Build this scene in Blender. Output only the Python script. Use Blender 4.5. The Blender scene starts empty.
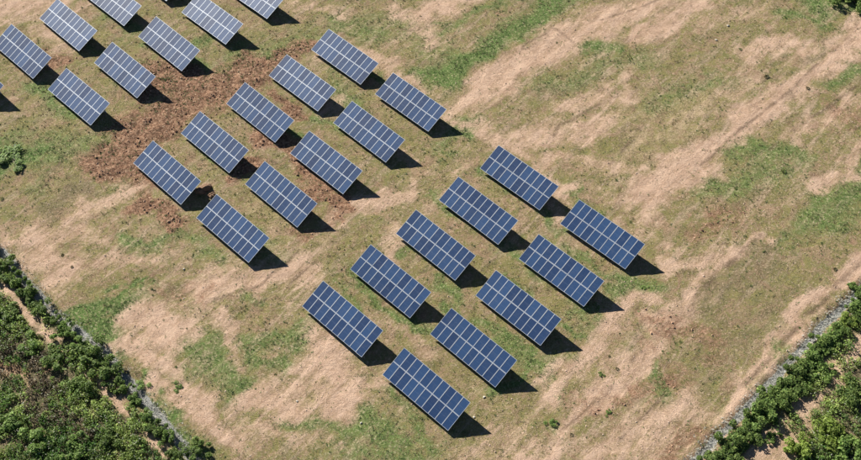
import bpy, math, random
import numpy as np
from mathutils import Matrix, Vector
R = math.radians
random.seed(7); rng = np.random.default_rng(11)
scene = bpy.context.scene
col = scene.collection

# ------------------------------------------------------------------ camera
cam_data = bpy.data.cameras.new('camera')
cam = bpy.data.objects.new('camera', cam_data); col.objects.link(cam)
cam_data.sensor_width = 36.0; cam_data.sensor_fit = 'HORIZONTAL'
cam_data.lens = 36 * 992.467 / 861
cam_data.clip_start = 1.0; cam_data.clip_end = 9000
TH = 0.6068433; RO = -0.02486734
fwd = Vector((0, math.sin(TH), -math.cos(TH))); right = Vector((1, 0, 0)); up = right.cross(fwd)
r2 = right * math.cos(RO) + up * math.sin(RO); u2 = -right * math.sin(RO) + up * math.cos(RO)
m = Matrix((r2, u2, -fwd)).transposed().to_4x4(); m.translation = (0, 0, 104.9455)
cam.matrix_world = m
scene.camera = cam

# ------------------------------------------------------------------ sky, sun, exposure
SUN_EL = 0.45873; SHADOW_AZ = -0.916834            # the shadow falls toward this bearing
sun_az = SHADOW_AZ + math.pi
world = bpy.data.worlds.new('World'); scene.world = world; world.use_nodes = True
wn = world.node_tree.nodes; wl = world.node_tree.links
sky = wn.new('ShaderNodeTexSky'); sky.sky_type = 'NISHITA'; sky.sun_disc = False
sky.sun_elevation = SUN_EL; sky.sun_rotation = math.pi / 2 - sun_az
sky.air_density = 0.42; sky.dust_density = 0.0; sky.ozone_density = 1.0
wn['Background'].inputs['Strength'].default_value = 0.05
wl.new(sky.outputs[0], wn['Background'].inputs['Color'])
sd = bpy.data.lights.new('sun', 'SUN'); sd.energy = 5.0; sd.angle = R(0.5); sd.color = (1.0, 0.955, 0.89)
sun = bpy.data.objects.new('sun', sd); col.objects.link(sun)
sv = Vector((math.cos(sun_az) * math.cos(SUN_EL), math.sin(sun_az) * math.cos(SUN_EL), math.sin(SUN_EL)))
sun.rotation_euler = sv.to_track_quat('Z', 'Y').to_euler(); sun.location = sv * 200
scene.view_settings.view_transform = 'Standard'; scene.view_settings.look = 'None'
scene.view_settings.gamma = 1.0; scene.view_settings.use_curve_mapping = False
scene.view_settings.exposure = 1.2
scene.cycles.max_bounces = 5; scene.cycles.diffuse_bounces = 3; scene.cycles.glossy_bounces = 3

# ------------------------------------------------------------------ survey of the field, metres on the ground
# land cover strokes: kind (S bare soil, G green grass, R dug red-brown soil, K olive, Y straw), strength, x0, y0, x1, y1, half width
STROKES = [
    ('S',0.9,-68.21,115.62,-58.8,118.4,3.58), ('S',0.24,14.06,72.43,69.78,115.53,7.26), ('S',0.24,-0.0,76.04,42.36,116.53,6.46), ('S',0.24,13.92,43.79,33.46,65.77,4.23),
    ('S',0.24,33.72,67.25,63.02,91.31,4.92), ('S',0.25,-52.53,71.33,-34.3,78.72,5.67), ('S',0.25,-29.02,56.31,-12.06,49.37,5.54), ('S',0.36,-34.79,63.4,-16.66,70.26,3.52),
    ('S',0.3,-14.09,103.59,2.22,111.37,3.82), ('S',0.3,1.48,82.63,16.19,67.77,2.87), ('S',0.5,4.88,42.26,29.23,41.62,2.05), ('S',0.3,-39.68,70.95,-16.34,64.3,3.4),
    ('S',0.6,-63.28,114.13,-48.3,115.79,1.42), ('S',0.7,-58.75,111.38,-54.83,108.28,1.38), ('S',0.55,-60.98,97.3,-59.36,93.86,0.95), ('S',0.75,-47.43,76.85,-37.28,81.14,1.02),
    ('S',0.85,-55.46,72.97,-45.61,75.51,1.26), ('S',0.9,-50.53,74.07,-46.86,68.44,2.76), ('S',0.6,-46.27,75.53,-42.56,72.89,1.13), ('S',0.7,-42.19,69.2,-34.39,69.57,1.37),
    ('S',1.0,-35.65,60.88,-30.42,57.97,2.57), ('S',1.0,-36.91,57.21,-33.53,54.45,1.5), ('S',0.8,-31.75,54.4,-28.33,50.44,1.1), ('S',0.95,-29.22,63.24,-17.77,67.58,2.15),
    ('S',0.8,-17.77,67.58,-15.13,65.0,1.35), ('S',0.8,-25.63,60.59,-23.16,54.82,1.02), ('S',0.85,-33.16,51.84,-23.84,45.99,1.19), ('S',0.9,-27.67,49.79,-21.36,43.53,1.53),
    ('S',1.0,-14.12,56.57,-9.77,49.93,2.72), ('S',0.8,-15.7,52.65,-4.57,51.96,1.23), ('S',0.95,-20.73,49.6,-15.49,48.84,2.04), ('S',0.6,-22.7,45.96,-11.84,43.28,1.16),
    ('S',0.6,4.92,43.08,14.03,44.98,1.39), ('S',0.9,9.19,40.41,21.49,50.35,1.05), ('S',0.9,19.11,49.78,31.37,60.78,1.5), ('S',0.75,12.71,49.32,19.72,54.95,1.96),
    ('S',0.8,31.49,61.49,37.44,68.34,1.07), ('S',0.8,37.5,68.64,42.86,71.87,0.83), ('S',0.75,18.11,41.33,30.38,48.22,2.32), ('S',0.85,18.02,55.67,26.62,61.63,1.54),
    ('S',0.8,28.67,67.1,34.4,67.53,1.63), ('S',0.7,28.83,45.8,22.55,41.44,1.84), ('S',0.85,27.83,39.92,35.76,49.33,0.69), ('S',0.9,35.64,48.7,43.88,56.96,1.1),
    ('S',1.0,43.88,56.96,53.69,66.36,1.29), ('S',0.9,52.64,65.21,59.71,70.27,1.61), ('S',1.0,5.37,95.86,19.87,106.51,2.52), ('S',0.7,0.35,93.38,6.11,96.6,1.62),
    ('S',0.95,19.83,106.1,34.25,113.71,2.63), ('S',0.7,34.38,114.58,45.84,118.67,3.62), ('S',0.95,-0.03,111.88,7.75,116.66,1.8), ('S',0.4,0.59,105.12,6.54,106.56,1.03),
    ('S',0.95,31.6,105.69,41.97,114.31,1.57), ('S',0.5,41.21,109.98,50.38,110.73,2.09), ('S',0.8,1.72,91.85,9.84,87.59,1.1), ('S',0.8,9.84,87.59,18.19,77.75,1.05),
    ('S',1.0,27.42,76.0,37.44,84.59,2.21), ('S',1.0,37.44,84.59,51.42,95.46,1.87), ('S',1.0,51.21,94.51,68.26,110.09,1.98), ('S',0.75,18.6,93.15,28.9,96.6,1.45),
    ('S',0.8,13.24,87.13,25.37,91.07,2.19), ('S',0.7,15.7,83.89,28.35,82.63,1.51), ('S',0.5,21.19,78.65,28.48,74.36,1.3), ('S',0.8,46.59,103.12,54.3,104.9,1.68),
    ('S',0.6,41.39,94.84,46.58,99.51,2.27), ('S',0.85,50.77,78.06,62.02,87.69,1.33), ('S',0.7,49.35,86.32,59.61,94.23,1.55), ('S',0.75,-4.57,114.22,0.64,107.6,1.59),
    ('S',0.75,-12.74,107.23,0.15,97.95,1.18), ('S',0.6,-20.73,116.57,-11.42,113.59,1.45), ('S',0.5,-15.55,103.64,-9.84,110.72,1.04), ('S',0.8,-12.38,75.13,-1.92,79.7,1.46),
    ('S',0.5,-16.75,71.8,-11.71,74.79,0.85), ('S',0.5,-3.89,84.52,1.45,81.78,1.06), ('S',0.5,2.0,77.6,5.58,84.22,0.6), ('S',0.6,-5.22,73.8,-3.94,68.37,1.12),
    ('S',0.5,-5.78,59.75,-1.6,55.55,1.15), ('S',0.5,-21.67,86.84,-18.77,84.13,0.92), ('S',0.8,-23.71,91.95,-21.5,88.25,1.1), ('S',0.6,-16.0,97.34,-13.02,93.82,1.14),
    ('S',0.6,16.93,75.52,19.02,70.73,0.85), ('S',0.5,23.77,72.92,29.18,70.42,1.12), ('S',0.8,-53.94,66.27,-48.47,60.96,0.52), ('S',0.8,-48.47,60.96,-44.74,57.43,0.51),
    ('S',0.8,-40.7,53.6,-35.23,48.62,0.48), ('S',0.8,-32.25,45.37,-29.37,42.33,0.46), ('S',0.6,-51.98,57.63,-48.42,52.26,1.23), ('S',0.8,50.62,54.89,44.23,51.0,1.1),
    ('S',0.8,45.88,49.68,39.25,44.31,0.93), ('S',0.8,39.75,44.06,34.02,40.68,1.13), ('G',0.5,-27.33,68.76,-20.94,63.0,0.81), ('G',0.6,-10.85,67.37,-0.97,57.55,0.66),
    ('G',0.6,-4.57,71.44,4.38,62.27,0.68), ('G',0.6,1.35,77.62,10.59,68.69,0.71), ('G',0.6,6.86,82.8,16.7,73.14,0.73), ('G',0.55,9.14,65.75,18.76,56.99,0.65),
    ('G',0.55,14.6,71.17,25.5,62.37,0.68), ('G',0.6,3.38,61.59,12.4,52.53,0.64), ('G',0.55,-32.07,88.06,-26.0,81.79,0.61), ('G',0.55,-13.83,96.69,-4.57,87.17,0.8),
    ('G',0.6,-19.84,90.36,-12.62,82.22,0.61), ('G',0.55,-8.2,101.38,1.72,91.85,0.65), ('G',0.6,-47.39,93.09,-58.74,100.13,1.29), ('G',0.55,-44.85,103.63,-55.31,112.33,0.86),
    ('G',0.5,-41.16,108.64,-49.58,114.29,0.88), ('G',0.5,-32.31,96.35,-40.15,101.47,0.99), ('G',0.5,-35.41,77.12,-25.31,67.5,1.12), ('G',0.5,-3.99,50.41,0.48,44.14,1.07),
    ('G',0.5,7.93,55.95,14.44,49.28,0.99), ('G',0.4,-3.82,111.58,3.46,102.98,2.43), ('G',1.0,-59.65,85.42,-54.98,86.49,2.11), ('G',0.45,-54.91,88.79,-43.97,89.33,2.01),
    ('G',0.3,-42.41,79.8,-40.59,80.91,0.73), ('G',1.0,-41.23,63.59,-37.13,62.61,1.45), ('G',1.0,-42.71,60.8,-38.54,57.66,1.79), ('G',0.9,-44.39,61.97,-40.98,63.58,0.65),
    ('G',0.8,-32.98,50.56,-28.8,44.92,0.59), ('G',0.5,-59.08,88.93,-52.12,85.18,2.73), ('G',1.0,-40.52,57.31,-38.56,56.31,1.01), ('G',0.8,-39.93,72.5,-32.91,72.91,0.98),
    ('G',0.8,-45.46,61.16,-42.45,58.04,1.02), ('G',1.0,-34.19,52.51,-33.11,51.46,0.61), ('G',0.7,-30.18,48.61,-28.8,46.73,0.71), ('G',0.6,-28.24,44.9,-25.72,42.47,1.03),
    ('G',0.7,-30.1,51.63,-28.55,52.36,0.73), ('G',0.65,-27.9,56.95,-23.8,51.59,1.74), ('G',0.6,-21.85,56.11,-17.49,53.09,1.5), ('G',0.55,-20.47,56.75,-15.44,58.92,1.02),
    ('G',0.6,-16.53,47.01,-4.01,45.22,1.53), ('G',0.5,-11.84,43.28,-1.79,42.43,1.61), ('G',0.5,-44.6,100.24,-41.25,104.11,1.0), ('G',0.6,-37.89,106.45,-31.52,109.36,1.04),
    ('G',0.6,-34.67,104.29,-28.49,101.08,1.01), ('G',0.5,-27.31,104.04,-18.71,107.86,2.41), ('G',0.4,-13.29,101.55,-10.9,93.38,1.48), ('G',0.5,-26.77,76.05,-16.5,67.24,0.84),
    ('G',0.5,-16.5,93.0,-6.64,89.02,0.79), ('G',0.9,2.83,91.81,5.49,88.63,1.42), ('G',0.45,1.57,86.09,6.5,89.5,1.09), ('G',0.8,1.21,100.07,10.97,106.41,2.04),
    ('G',0.8,10.97,106.41,22.32,116.13,1.95), ('G',0.5,0.67,109.28,14.58,115.3,0.89), ('G',0.7,24.02,103.9,27.04,104.61,1.53), ('G',0.4,16.16,97.61,31.09,102.03,1.99),
    ('G',0.5,-6.82,109.55,-12.89,111.9,2.48), ('G',0.6,42.15,84.44,48.37,83.2,2.1), ('G',0.5,34.47,79.06,46.66,80.35,1.76), ('G',0.6,49.19,74.21,60.09,80.77,2.29),
    ('G',0.4,44.36,69.97,55.83,74.32,1.66), ('G',1.0,59.26,113.25,68.44,110.73,1.74), ('G',0.6,53.5,111.27,60.55,109.3,1.39), ('G',0.6,58.66,97.14,64.36,101.29,1.14),
    ('G',0.4,31.4,94.23,44.84,98.0,1.29), ('G',1.0,25.5,52.43,26.89,49.32,0.85), ('G',0.7,25.53,50.24,27.19,48.31,1.08), ('G',0.6,22.39,62.03,26.95,63.91,1.19),
    ('G',0.5,13.01,52.77,17.21,53.7,1.11), ('G',0.5,-10.76,64.14,-8.23,61.22,0.79), ('G',0.5,-5.8,62.56,-0.36,58.22,0.78), ('G',0.5,17.0,63.34,20.03,57.64,0.78),
    ('G',0.6,4.48,58.77,0.95,62.37,0.78), ('G',0.6,6.96,49.48,11.24,52.56,0.73), ('G',0.5,8.84,71.03,15.78,63.37,0.82), ('G',0.5,14.88,82.2,22.12,75.36,0.44),
    ('G',0.4,-38.52,71.68,-32.18,72.27,1.68), ('G',0.5,-36.05,72.38,-32.99,73.54,0.84), ('G',0.9,-34.37,64.83,-41.28,65.32,0.4), ('G',0.8,37.15,49.92,42.08,54.33,0.49),
    ('G',0.9,12.79,46.23,13.27,45.24,0.47), ('R',1,-40.01,100.48,-30.47,99.18,3.23), ('R',1,-43.34,87.18,-33.63,95.44,3.06), ('R',0.8800000000000001,-44.75,85.82,-37.43,82.15,1.8),
    ('R',0.8800000000000001,-36.96,78.8,-31.92,75.41,1.52), ('R',0.9900000000000001,-30.27,97.24,-24.04,103.52,2.75), ('R',0.77,-24.07,103.93,-18.66,106.82,1.8), ('R',0.8,-30.79,88.91,-24.15,83.78,1.38),
    ('R',0.8,-27.37,82.18,-24.27,85.17,1.06), ('R',0.8,-24.24,93.26,-19.61,86.77,1.41), ('R',0.85,-21.75,97.92,-16.5,93.0,0.97), ('R',0.8,-18.82,84.99,-13.23,80.55,1.2),
    ('R',0.95,-15.86,79.8,-11.75,76.07,1.17), ('R',0.6,-57.06,106.08,-52.18,103.68,1.18), ('R',0.5,-43.34,98.64,-39.33,95.63,0.97), ('R',0.5,-10.44,75.55,-16.79,72.58,0.57),
    ('R',0.4,33.24,71.85,40.4,75.6,1.69), ('R',0.4,31.74,55.95,27.2,57.44,2.02), ('R',0.4,24.72,41.16,37.22,48.03,1.15), ('R',0.35,18.24,47.31,28.51,50.8,1.92),
    ('R',0.5,-51.82,56.95,-44.64,50.88,2.21), ('R',0.5,-41.83,48.3,-38.64,46.38,1.17), ('R',0.3,-36.35,65.61,-28.6,63.22,1.6), ('R',0.3,56.58,93.39,59.43,87.78,1.86),
    ('K',0.7,-50.76,78.41,-45.89,80.74,2.04), ('K',0.7,-36.35,65.61,-31.22,64.45,1.33), ('K',0.7,16.76,96.24,23.5,99.31,1.81), ('K',0.6,32.58,60.75,41.36,67.77,3.98),
    ('K',0.5,42.42,61.17,31.05,52.01,3.02), ('K',0.5,29.47,90.57,19.7,77.05,0.91), ('K',0.5,36.37,82.38,27.42,76.0,0.59), ('K',0.6,39.26,76.45,43.5,77.95,1.3),
    ('K',0.8,54.42,102.24,59.51,105.13,0.84), ('K',0.6,47.81,98.49,49.73,97.44,0.98), ('K',0.5,64.44,107.04,52.83,95.41,0.49), ('K',0.5,-51.08,73.62,-43.53,71.06,0.42),
    ('Y',0.7,27.64,92.48,38.24,93.06,2.86), ('Y',0.7,23.0,82.8,34.7,88.58,2.75), ('Y',0.5,22.35,88.98,30.81,100.05,1.29), ('Y',0.5,5.23,49.53,9.62,46.31,1.67),
    ('Y',0.5,-4.0,46.68,3.77,42.29,1.63), ('Y',0.5,8.3,62.16,6.14,68.07,0.81), ('Y',0.5,-5.2,66.91,-1.5,62.44,1.34), ('Y',0.6,29.33,42.2,42.08,54.33,0.47),
    ('Y',0.6,34.49,48.73,29.74,44.56,1.41), ('Y',0.7,-23.7,78.39,-12.9,71.69,0.86), ('Y',0.4,-51.63,93.23,-57.08,99.1,1.6), ('Y',0.5,31.05,52.01,42.11,59.77,1.75),
    ('Y',0.4,-33.03,109.41,-20.46,112.17,2.47), ('Y',0.5,-9.53,95.59,-3.87,91.66,0.96),
]
RUTS = [(0.22, [[12.99, 103.46], [15.4, 106.25], [17.76, 107.84]]), (0.2, [[18.5, 109.51], [20.3, 107.96], [21.87, 105.82]]), (0.25, [[-8.47, 109.82], [-5.32, 109.92], [-2.02, 109.38]]), (0.3, [[-37.28, 56.54], [-36.44, 54.92], [-34.46, 52.78]]), (0.3, [[42.0, 70.81], [37.41, 66.84], [32.95, 62.87], [31.25, 60.08]]), (0.35, [[56.76, 68.83], [51.94, 64.93], [49.32, 62.4], [44.86, 58.58], [40.27, 54.11], [35.89, 49.96]]), (0.25, [[27.31, 95.31], [22.76, 92.64], [18.3, 90.02], [16.68, 87.37]]), (0.25, [[30.16, 90.55], [27.87, 87.01], [24.34, 82.76]]), (0.25, [[64.55, 107.46], [56.97, 100.74], [49.6, 93.62]]), (0.25, [[36.37, 82.38], [42.92, 88.31], [51.34, 95.08]]), (0.2, [[20.62, 43.61], [25.82, 48.34], [31.51, 54.62]]), (0.2, [[14.01, 44.74], [18.99, 48.78], [24.44, 54.82]]), (0.3, [[61.51, 96.08], [56.34, 92.46], [51.32, 88.94], [46.26, 84.66]]), (0.25, [[4.5, 111.72], [0.63, 107.18]]), (0.25, [[26.26, 110.51], [32.61, 112.89], [39.3, 116.64]]), (0.2, [[-50.24, 85.99], [-52.25, 79.28]]), (0.2, [[-16.66, 70.26], [-21.36, 65.18], [-26.75, 63.17]]), (0.2, [[-14.67, 68.38], [-19.37, 63.38], [-24.73, 61.41]])]
PATHS = [[[-57.24, 69.65], [-53.97, 66.42], [-51.11, 63.58], [-48.47, 60.41], [-45.84, 58.13], [-44.37, 56.74]], [[-40.7, 53.6], [-38.49, 51.6], [-36.8, 49.79], [-35.21, 48.5]], [[-32.75, 45.74], [-30.97, 44.26], [-29.34, 42.1]]]
DITCH_LEFT = [[-62.73, 78.78], [-58.36, 74.31], [-55.07, 71.26], [-51.74, 67.69], [-48.83, 64.52], [-46.03, 61.6], [-41.94, 58.57], [-38.45, 55.64], [-36.11, 52.82], [-33.34, 49.82], [-30.92, 47.27], [-28.11, 43.83], [-24.31, 39.56], [-18.89, 33.39]]
DITCH_RIGHT = [[21.58, 34.52], [25.59, 38.28], [29.23, 41.62], [32.27, 44.26], [35.08, 46.73], [37.91, 49.14], [40.94, 52.05], [43.94, 54.67], [46.38, 57.17], [49.85, 59.9], [52.64, 62.44], [57.29, 66.25], [63.73, 70.93]]
SCRUB_LEFT = [[-69.01, 84.85], [-54.69, 69.57], [-46.57, 60.63], [-39.31, 53.69], [-32.42, 46.58], [-26.57, 40.19], [-20.83, 31.34], [-62.06, 32.36], [-82.04, 75.34]]
SCRUB_RIGHT = [[27.26, 36.56], [32.86, 40.37], [40.35, 46.71], [46.45, 52.89], [53.73, 60.14], [64.27, 68.6], [77.3, 63.02], [58.22, 29.4], [27.22, 30.16]]
SHRUBS_LEFT = [(-53.81, 68.49, 1.2349999999999999, 1), (-51.87, 66.51, 1.045, 1), (-50.05, 64.42, 1.2349999999999999, 1), (-48.08, 62.64, 1.045, 1), (-46.29, 61.04, 0.76, 1), (-44.45, 59.05, 1.045, 0), (-42.76, 57.78, 0.95, 0), (-40.86, 56.51, 1.3299999999999998, 1), (-39.58, 54.62, 1.2349999999999999, 1), (-37.92, 53.13, 1.2349999999999999, 1), (-36.36, 51.42, 0.855, 1), (-34.59, 49.73, 0.76, 0), (-32.82, 47.81, 0.76, 0), (-31.46, 46.19, 0.95, 1), (-30.27, 44.95, 0.76, 0), (-28.93, 43.26, 0.855, 1), (-56.49, 71.3, 1.2349999999999999, 1), (-58.82, 73.54, 1.14, 1)]
SHRUBS_RIGHT = [(30.47, 40.26, 1.32, 1), (31.37, 40.98, 1.14, 1), (31.96, 41.72, 1.4300000000000002, 1), (32.96, 42.34, 1.2349999999999999, 1), (33.54, 42.97, 1.32, 1), (34.63, 43.72, 1.14, 1), (35.07, 44.48, 1.4300000000000002, 1), (35.95, 45.18, 1.2349999999999999, 0), (36.71, 45.89, 1.4300000000000002, 0), (37.68, 46.66, 1.2349999999999999, 1), (38.3, 47.45, 1.4300000000000002, 1), (39.58, 48.09, 1.2349999999999999, 1), (39.85, 48.78, 1.4300000000000002, 1), (41.08, 49.5, 1.2349999999999999, 1), (41.45, 50.25, 1.32, 1), (42.49, 50.99, 1.14, 1), (42.84, 51.75, 1.32, 1), (43.94, 52.44, 1.14, 0), (44.34, 53.14, 1.32, 0), (45.4, 53.84, 1.14, 0), (45.86, 54.55, 1.32, 1), (47.06, 55.25, 1.14, 1), (47.52, 55.98, 1.2100000000000002, 0), (48.98, 57.02, 1.045, 1), (49.62, 58.1, 1.1, 2), (50.65, 58.97, 0.95, 1), (51.29, 59.86, 1.1, 0), (52.57, 60.6, 0.95, 1), (52.91, 61.37, 1.2100000000000002, 1), (52.59, 62.09, 1.045, 0), (51.46, 62.84, 0.55, 0)]
SHRUBS_ALONE = [(44.1, 43.94, 1.9, 2, 'large yellow-green bush in the scrub at the lower right corner'), (40.37, 41.91, 1.5, 2, 'bright green bush at the bottom edge beyond the right-hand hedge'), (45.13, 50.85, 1.0, 0, 'round green bush alone on the pink soil beyond the right-hand hedge'), (42.81, 49.39, 0.7, 0, 'small green bush on pink soil close behind the right-hand hedge'), (47.96, 48.37, 1.5, 1, 'dark green bush at the right edge above the yellow-green bush'), (45.13, 40.97, 1.6, 0, 'green bush at the very lower right corner of the view'), (37.62, 43.52, 0.7, 0, 'small bush near the foot of the right-hand hedge, left of a bare pink patch'), (-26.51, 43.55, 1.0, 1, 'dark round bush on the field side of the left ditch, bottom edge'), (63.67, 114.41, 2.0, 1, 'dark bush beyond the top right corner of the field, left of its neighbours'), (65.47, 112.58, 1.9, 1, 'dark bush cut by the top right corner'), (67.78, 111.63, 1.8, 1, 'dark bush just past the right edge at the top corner'), (-44.4, 55.68, 1.3, 1, 'dark bush in the left scrub beside the brown dry patch'), (-40.78, 52.05, 1.3, 1, 'dark bush in the left scrub below the hedge row'), (-45.24, 45.35, 1.5, 0, 'broad green bush at the bottom of the left scrub'), (-40.43, 43.8, 1.3, 0, 'green bush at the bottom edge of the left scrub, right of a broader one'), (-48.48, 47.25, 1.4, 0, 'green bush at the left edge below the brown dry patch'), (-36.73, 45.13, 1.2, 1, 'dark green bush in the lower left scrub near the narrow soil strip'), (-48.36, 57.53, 1.2, 0, 'green bush above the brown dry patch at the left edge'), (-57.22, 86.74, 1.9, 0, 'low spreading green bush in the field at the left edge'), (-51.84, 61.34, 1.3, 1, 'dark bush at the left edge under the narrow soil strip')]
WEEDS = [(47.47, 84.79, 0.35, 1, 'small dark weed tuft on the green patch, upper one of a pair at the right'), (47.28, 80.84, 0.75, 1, 'largest dark weed tuft, on the green patch at the right of the field'), (40.35, 78.28, 0.42, 1, 'dark weed tuft at the lower edge of the green patch on the right'), (36.64, 78.13, 0.36, 1, 'dark weed tuft at the lower left end of the green patch on the right'), (54.1, 109.95, 0.45, 1, 'dark weed tuft near the top right corner of the field'), (46.03, 103.65, 0.5, 1, 'dark weed tuft on pink soil near the top right of the field'), (48.66, 98.06, 0.8, 3, 'low olive weed patch on pale soil in the upper right'), (53.98, 95.66, 0.6, 3, 'olive weed tuft beside the long bare streak in the upper right'), (19.96, 95.56, 0.4, 1, 'dark weed tuft on olive grass above the back array of the near block'), (19.49, 51.74, 0.45, 0, 'green weed tuft in the dirt track, left one of two close together'), (21.43, 52.41, 0.45, 3, 'olive weed tuft in the dirt track, right one of two close together'), (20.73, 54.05, 0.35, 3, 'small weed tuft in the dirt track above two close together'), (19.74, 46.8, 0.5, 0, 'round green weed tuft at the lower end of the dirt track'), (15.27, 44.37, 0.45, 3, 'olive weed tuft below the bright weed clump near the bottom edge'), (13.03, 45.73, 0.75, 0, 'bright green weed clump right of the nearest solar array shadow'), (50.19, 65.35, 0.55, 3, 'olive weed tuft on pale soil beside the track at the right edge'), (43.88, 57.24, 0.35, 1, 'dark weed tuft in the track beside the right-hand ditch'), (-46.9, 70.4, 0.45, 3, 'brown-green weed tuft on the pale patch at the left, uppermost'), (-45.36, 68.54, 0.4, 3, 'brown-green weed tuft on the pale patch at the left, lowest'), (-30.41, 54.1, 0.35, 1, 'dark weed tuft on the big pale soil patch near the left ditch'), (-34.0, 51.99, 1.0, 0, 'vivid green weed clump between the left ditch and the pale soil'), (-29.85, 51.5, 0.8, 0, 'green weed clump at the lower edge of the big pale soil patch'), (26.28, 63.5, 0.5, 0, 'green weed tuft right of the rearmost near-block arrays')]
STONES = [(-31.13, 67.82, 0.16, 'small white stone on dry grass left of the middle block'), (-8.43, 46.43, 0.18, 'small white stone on the grass left of the nearest array'), (5.68, 49.26, 0.2, 'pale stone between the two nearest arrays'), (-15.87, 49.35, 0.16, 'pale stone at the edge of the pale soil, bottom of the field'), (45.14, 108.56, 0.3, 'pale stone on the dirt at the top right'), (42.83, 105.71, 0.25, 'pale stone below another in the upper right dirt'), (4.42, 46.82, 0.18, 'pale stone at the tip of the nearest array shadow')]
MOUNDS = [(-30.04, 80.24, 0.95, 0.7, 'brown heap of dug earth at the right end of a solar array'), (-28.8, 79.21, 0.5, 0.35, 'small brown clod heap between two solar arrays')]
ARRAYS = [
    (-1.0, 49.97, 'solar array nearest the camera, in front of all others at the bottom centre'),
    (4.64, 55.16, 'solar array directly behind the nearest one, second in the near block right-hand line'),
    (10.31, 60.38, 'middle solar array of five in the near block right-hand line'),
    (15.98, 65.56, 'fourth solar array from the front in the near block right-hand line'),
    (21.66, 70.75, 'rearmost solar array of the near block right-hand line, farthest right of all'),
    (-10.87, 59.44, 'frontmost solar array of the near block left-hand line, beside bare pale soil'),
    (-5.14, 64.63, 'second solar array from the front in the near block left-hand line'),
    (0.54, 69.8, 'middle solar array of five in the near block left-hand line'),
    (6.17, 74.95, 'fourth solar array from the front in the near block left-hand line'),
    (11.82, 80.13, 'rearmost solar array of the near block left-hand line, by a bare soil path'),
    (-25.32, 73.11, 'frontmost solar array of the middle block right-hand line, below the earth heap'),
    (-19.48, 78.41, 'second solar array from the front in the middle block right-hand line'),
    (-13.78, 83.54, 'middle solar array of five in the middle block right-hand line'),
    (-8.13, 88.73, 'fourth solar array from the front in the middle block right-hand line'),
    (-2.37, 93.94, 'rearmost solar array of the middle block right-hand line, beside green grass'),
    (-34.95, 82.49, 'frontmost solar array of the middle block left-hand line, earth heap at its end'),
    (-29.11, 87.56, 'second solar array from the front, middle block left-hand line, on red-brown soil'),
    (-23.34, 92.77, 'middle solar array of five in the middle block left-hand line, on dug soil'),
    (-17.74, 98.13, 'fourth solar array from the front in the middle block left-hand line'),
    (-11.86, 103.03, 'rearmost solar array of the middle block left-hand line'),
    (-49.26, 96.49, 'frontmost solar array of the upper left block right-hand line, on dry grass'),
    (-43.51, 101.49, 'second solar array from the front in the upper left block right-hand line'),
    (-37.82, 106.59, 'third solar array from the front in the upper left block right-hand line'),
    (-31.97, 111.69, 'fourth solar array in the upper left block right-hand line, corner near dug soil'),
    (-26.24, 116.85, 'solar array cut by the top edge at the rear of the upper left block'),
    (-64.93, 100.55, 'solar array almost wholly past the left edge, only its corner and shadow showing'),
    (-59.19, 105.76, 'solar array at the left edge of the picture, its left corner cut off'),
    (-53.49, 111.11, 'solar array near the top left corner, behind the one at the left edge'),
    (-47.69, 116.18, 'solar array cut by the top edge, left of the middle of the upper left block'),
    (-41.9, 121.3, 'solar array past the top edge, showing only the tip of its shadow'),
]


# ------------------------------------------------------------------ helpers
def tag(o, label=None, cat=None, group=None, kind=None):
    if label: o['label'] = label
    if cat: o['category'] = cat
    if group: o['group'] = group
    if kind: o['kind'] = kind
    return o
def link(name, data, parent=None, loc=None):
    o = bpy.data.objects.new(name, data); col.objects.link(o)
    if parent is not None: o.parent = parent
    if loc is not None: o.location = loc
    return o
def empty(name, loc, rz=0.0, scale=1.0):
    o = link(name, None, None, loc); o.rotation_euler.z = rz; o.scale = (scale,) * 3
    o.empty_display_size = .3
    return o
def mesh_np(name, verts, faces, colors=None, mat=None, smooth=False):
    """faces: int array (n, k) with constant k"""
    me = bpy.data.meshes.new(name); n, k = faces.shape
    me.vertices.add(len(verts)); me.vertices.foreach_set('co', np.asarray(verts, np.float32).ravel())
    me.loops.add(n * k); me.loops.foreach_set('vertex_index', faces.astype(np.int32).ravel())
    me.polygons.add(n); me.polygons.foreach_set('loop_start', np.arange(0, n * k, k, dtype=np.int32))
    me.polygons.foreach_set('use_smooth', np.full(n, smooth))
    me.update(calc_edges=True)
    if colors is not None:
        for cn, ca in colors.items():
            a = me.color_attributes.new(cn, 'FLOAT_COLOR', 'POINT')
            c4 = np.ones((len(verts), 4), np.float32); c4[:, :ca.shape[1]] = ca
            a.data.foreach_set('color', c4.ravel())
    if mat: me.materials.append(mat)
    return me
BOXF = [(0, 3, 2, 1), (4, 5, 6, 7), (0, 1, 5, 4), (1, 2, 6, 5), (2, 3, 7, 6), (3, 0, 4, 7)]
def boxes(name, blist, mat):
    """blist: (cx, cy, cz, sx, sy, sz) boxes joined in one mesh"""
    v = []; f = []
    for cx, cy, cz, sx, sy, sz in blist:
        b = len(v)
        for z in (-1, 1):
            for x, y in ((-1, -1), (1, -1), (1, 1), (-1, 1)):
                v.append((cx + x * sx / 2, cy + y * sy / 2, cz + z * sz / 2))
        f += [tuple(b + i for i in q) for q in BOXF]
    me = bpy.data.meshes.new(name); me.from_pydata(v, [], f); me.materials.append(mat); me.update()
    return me
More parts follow.
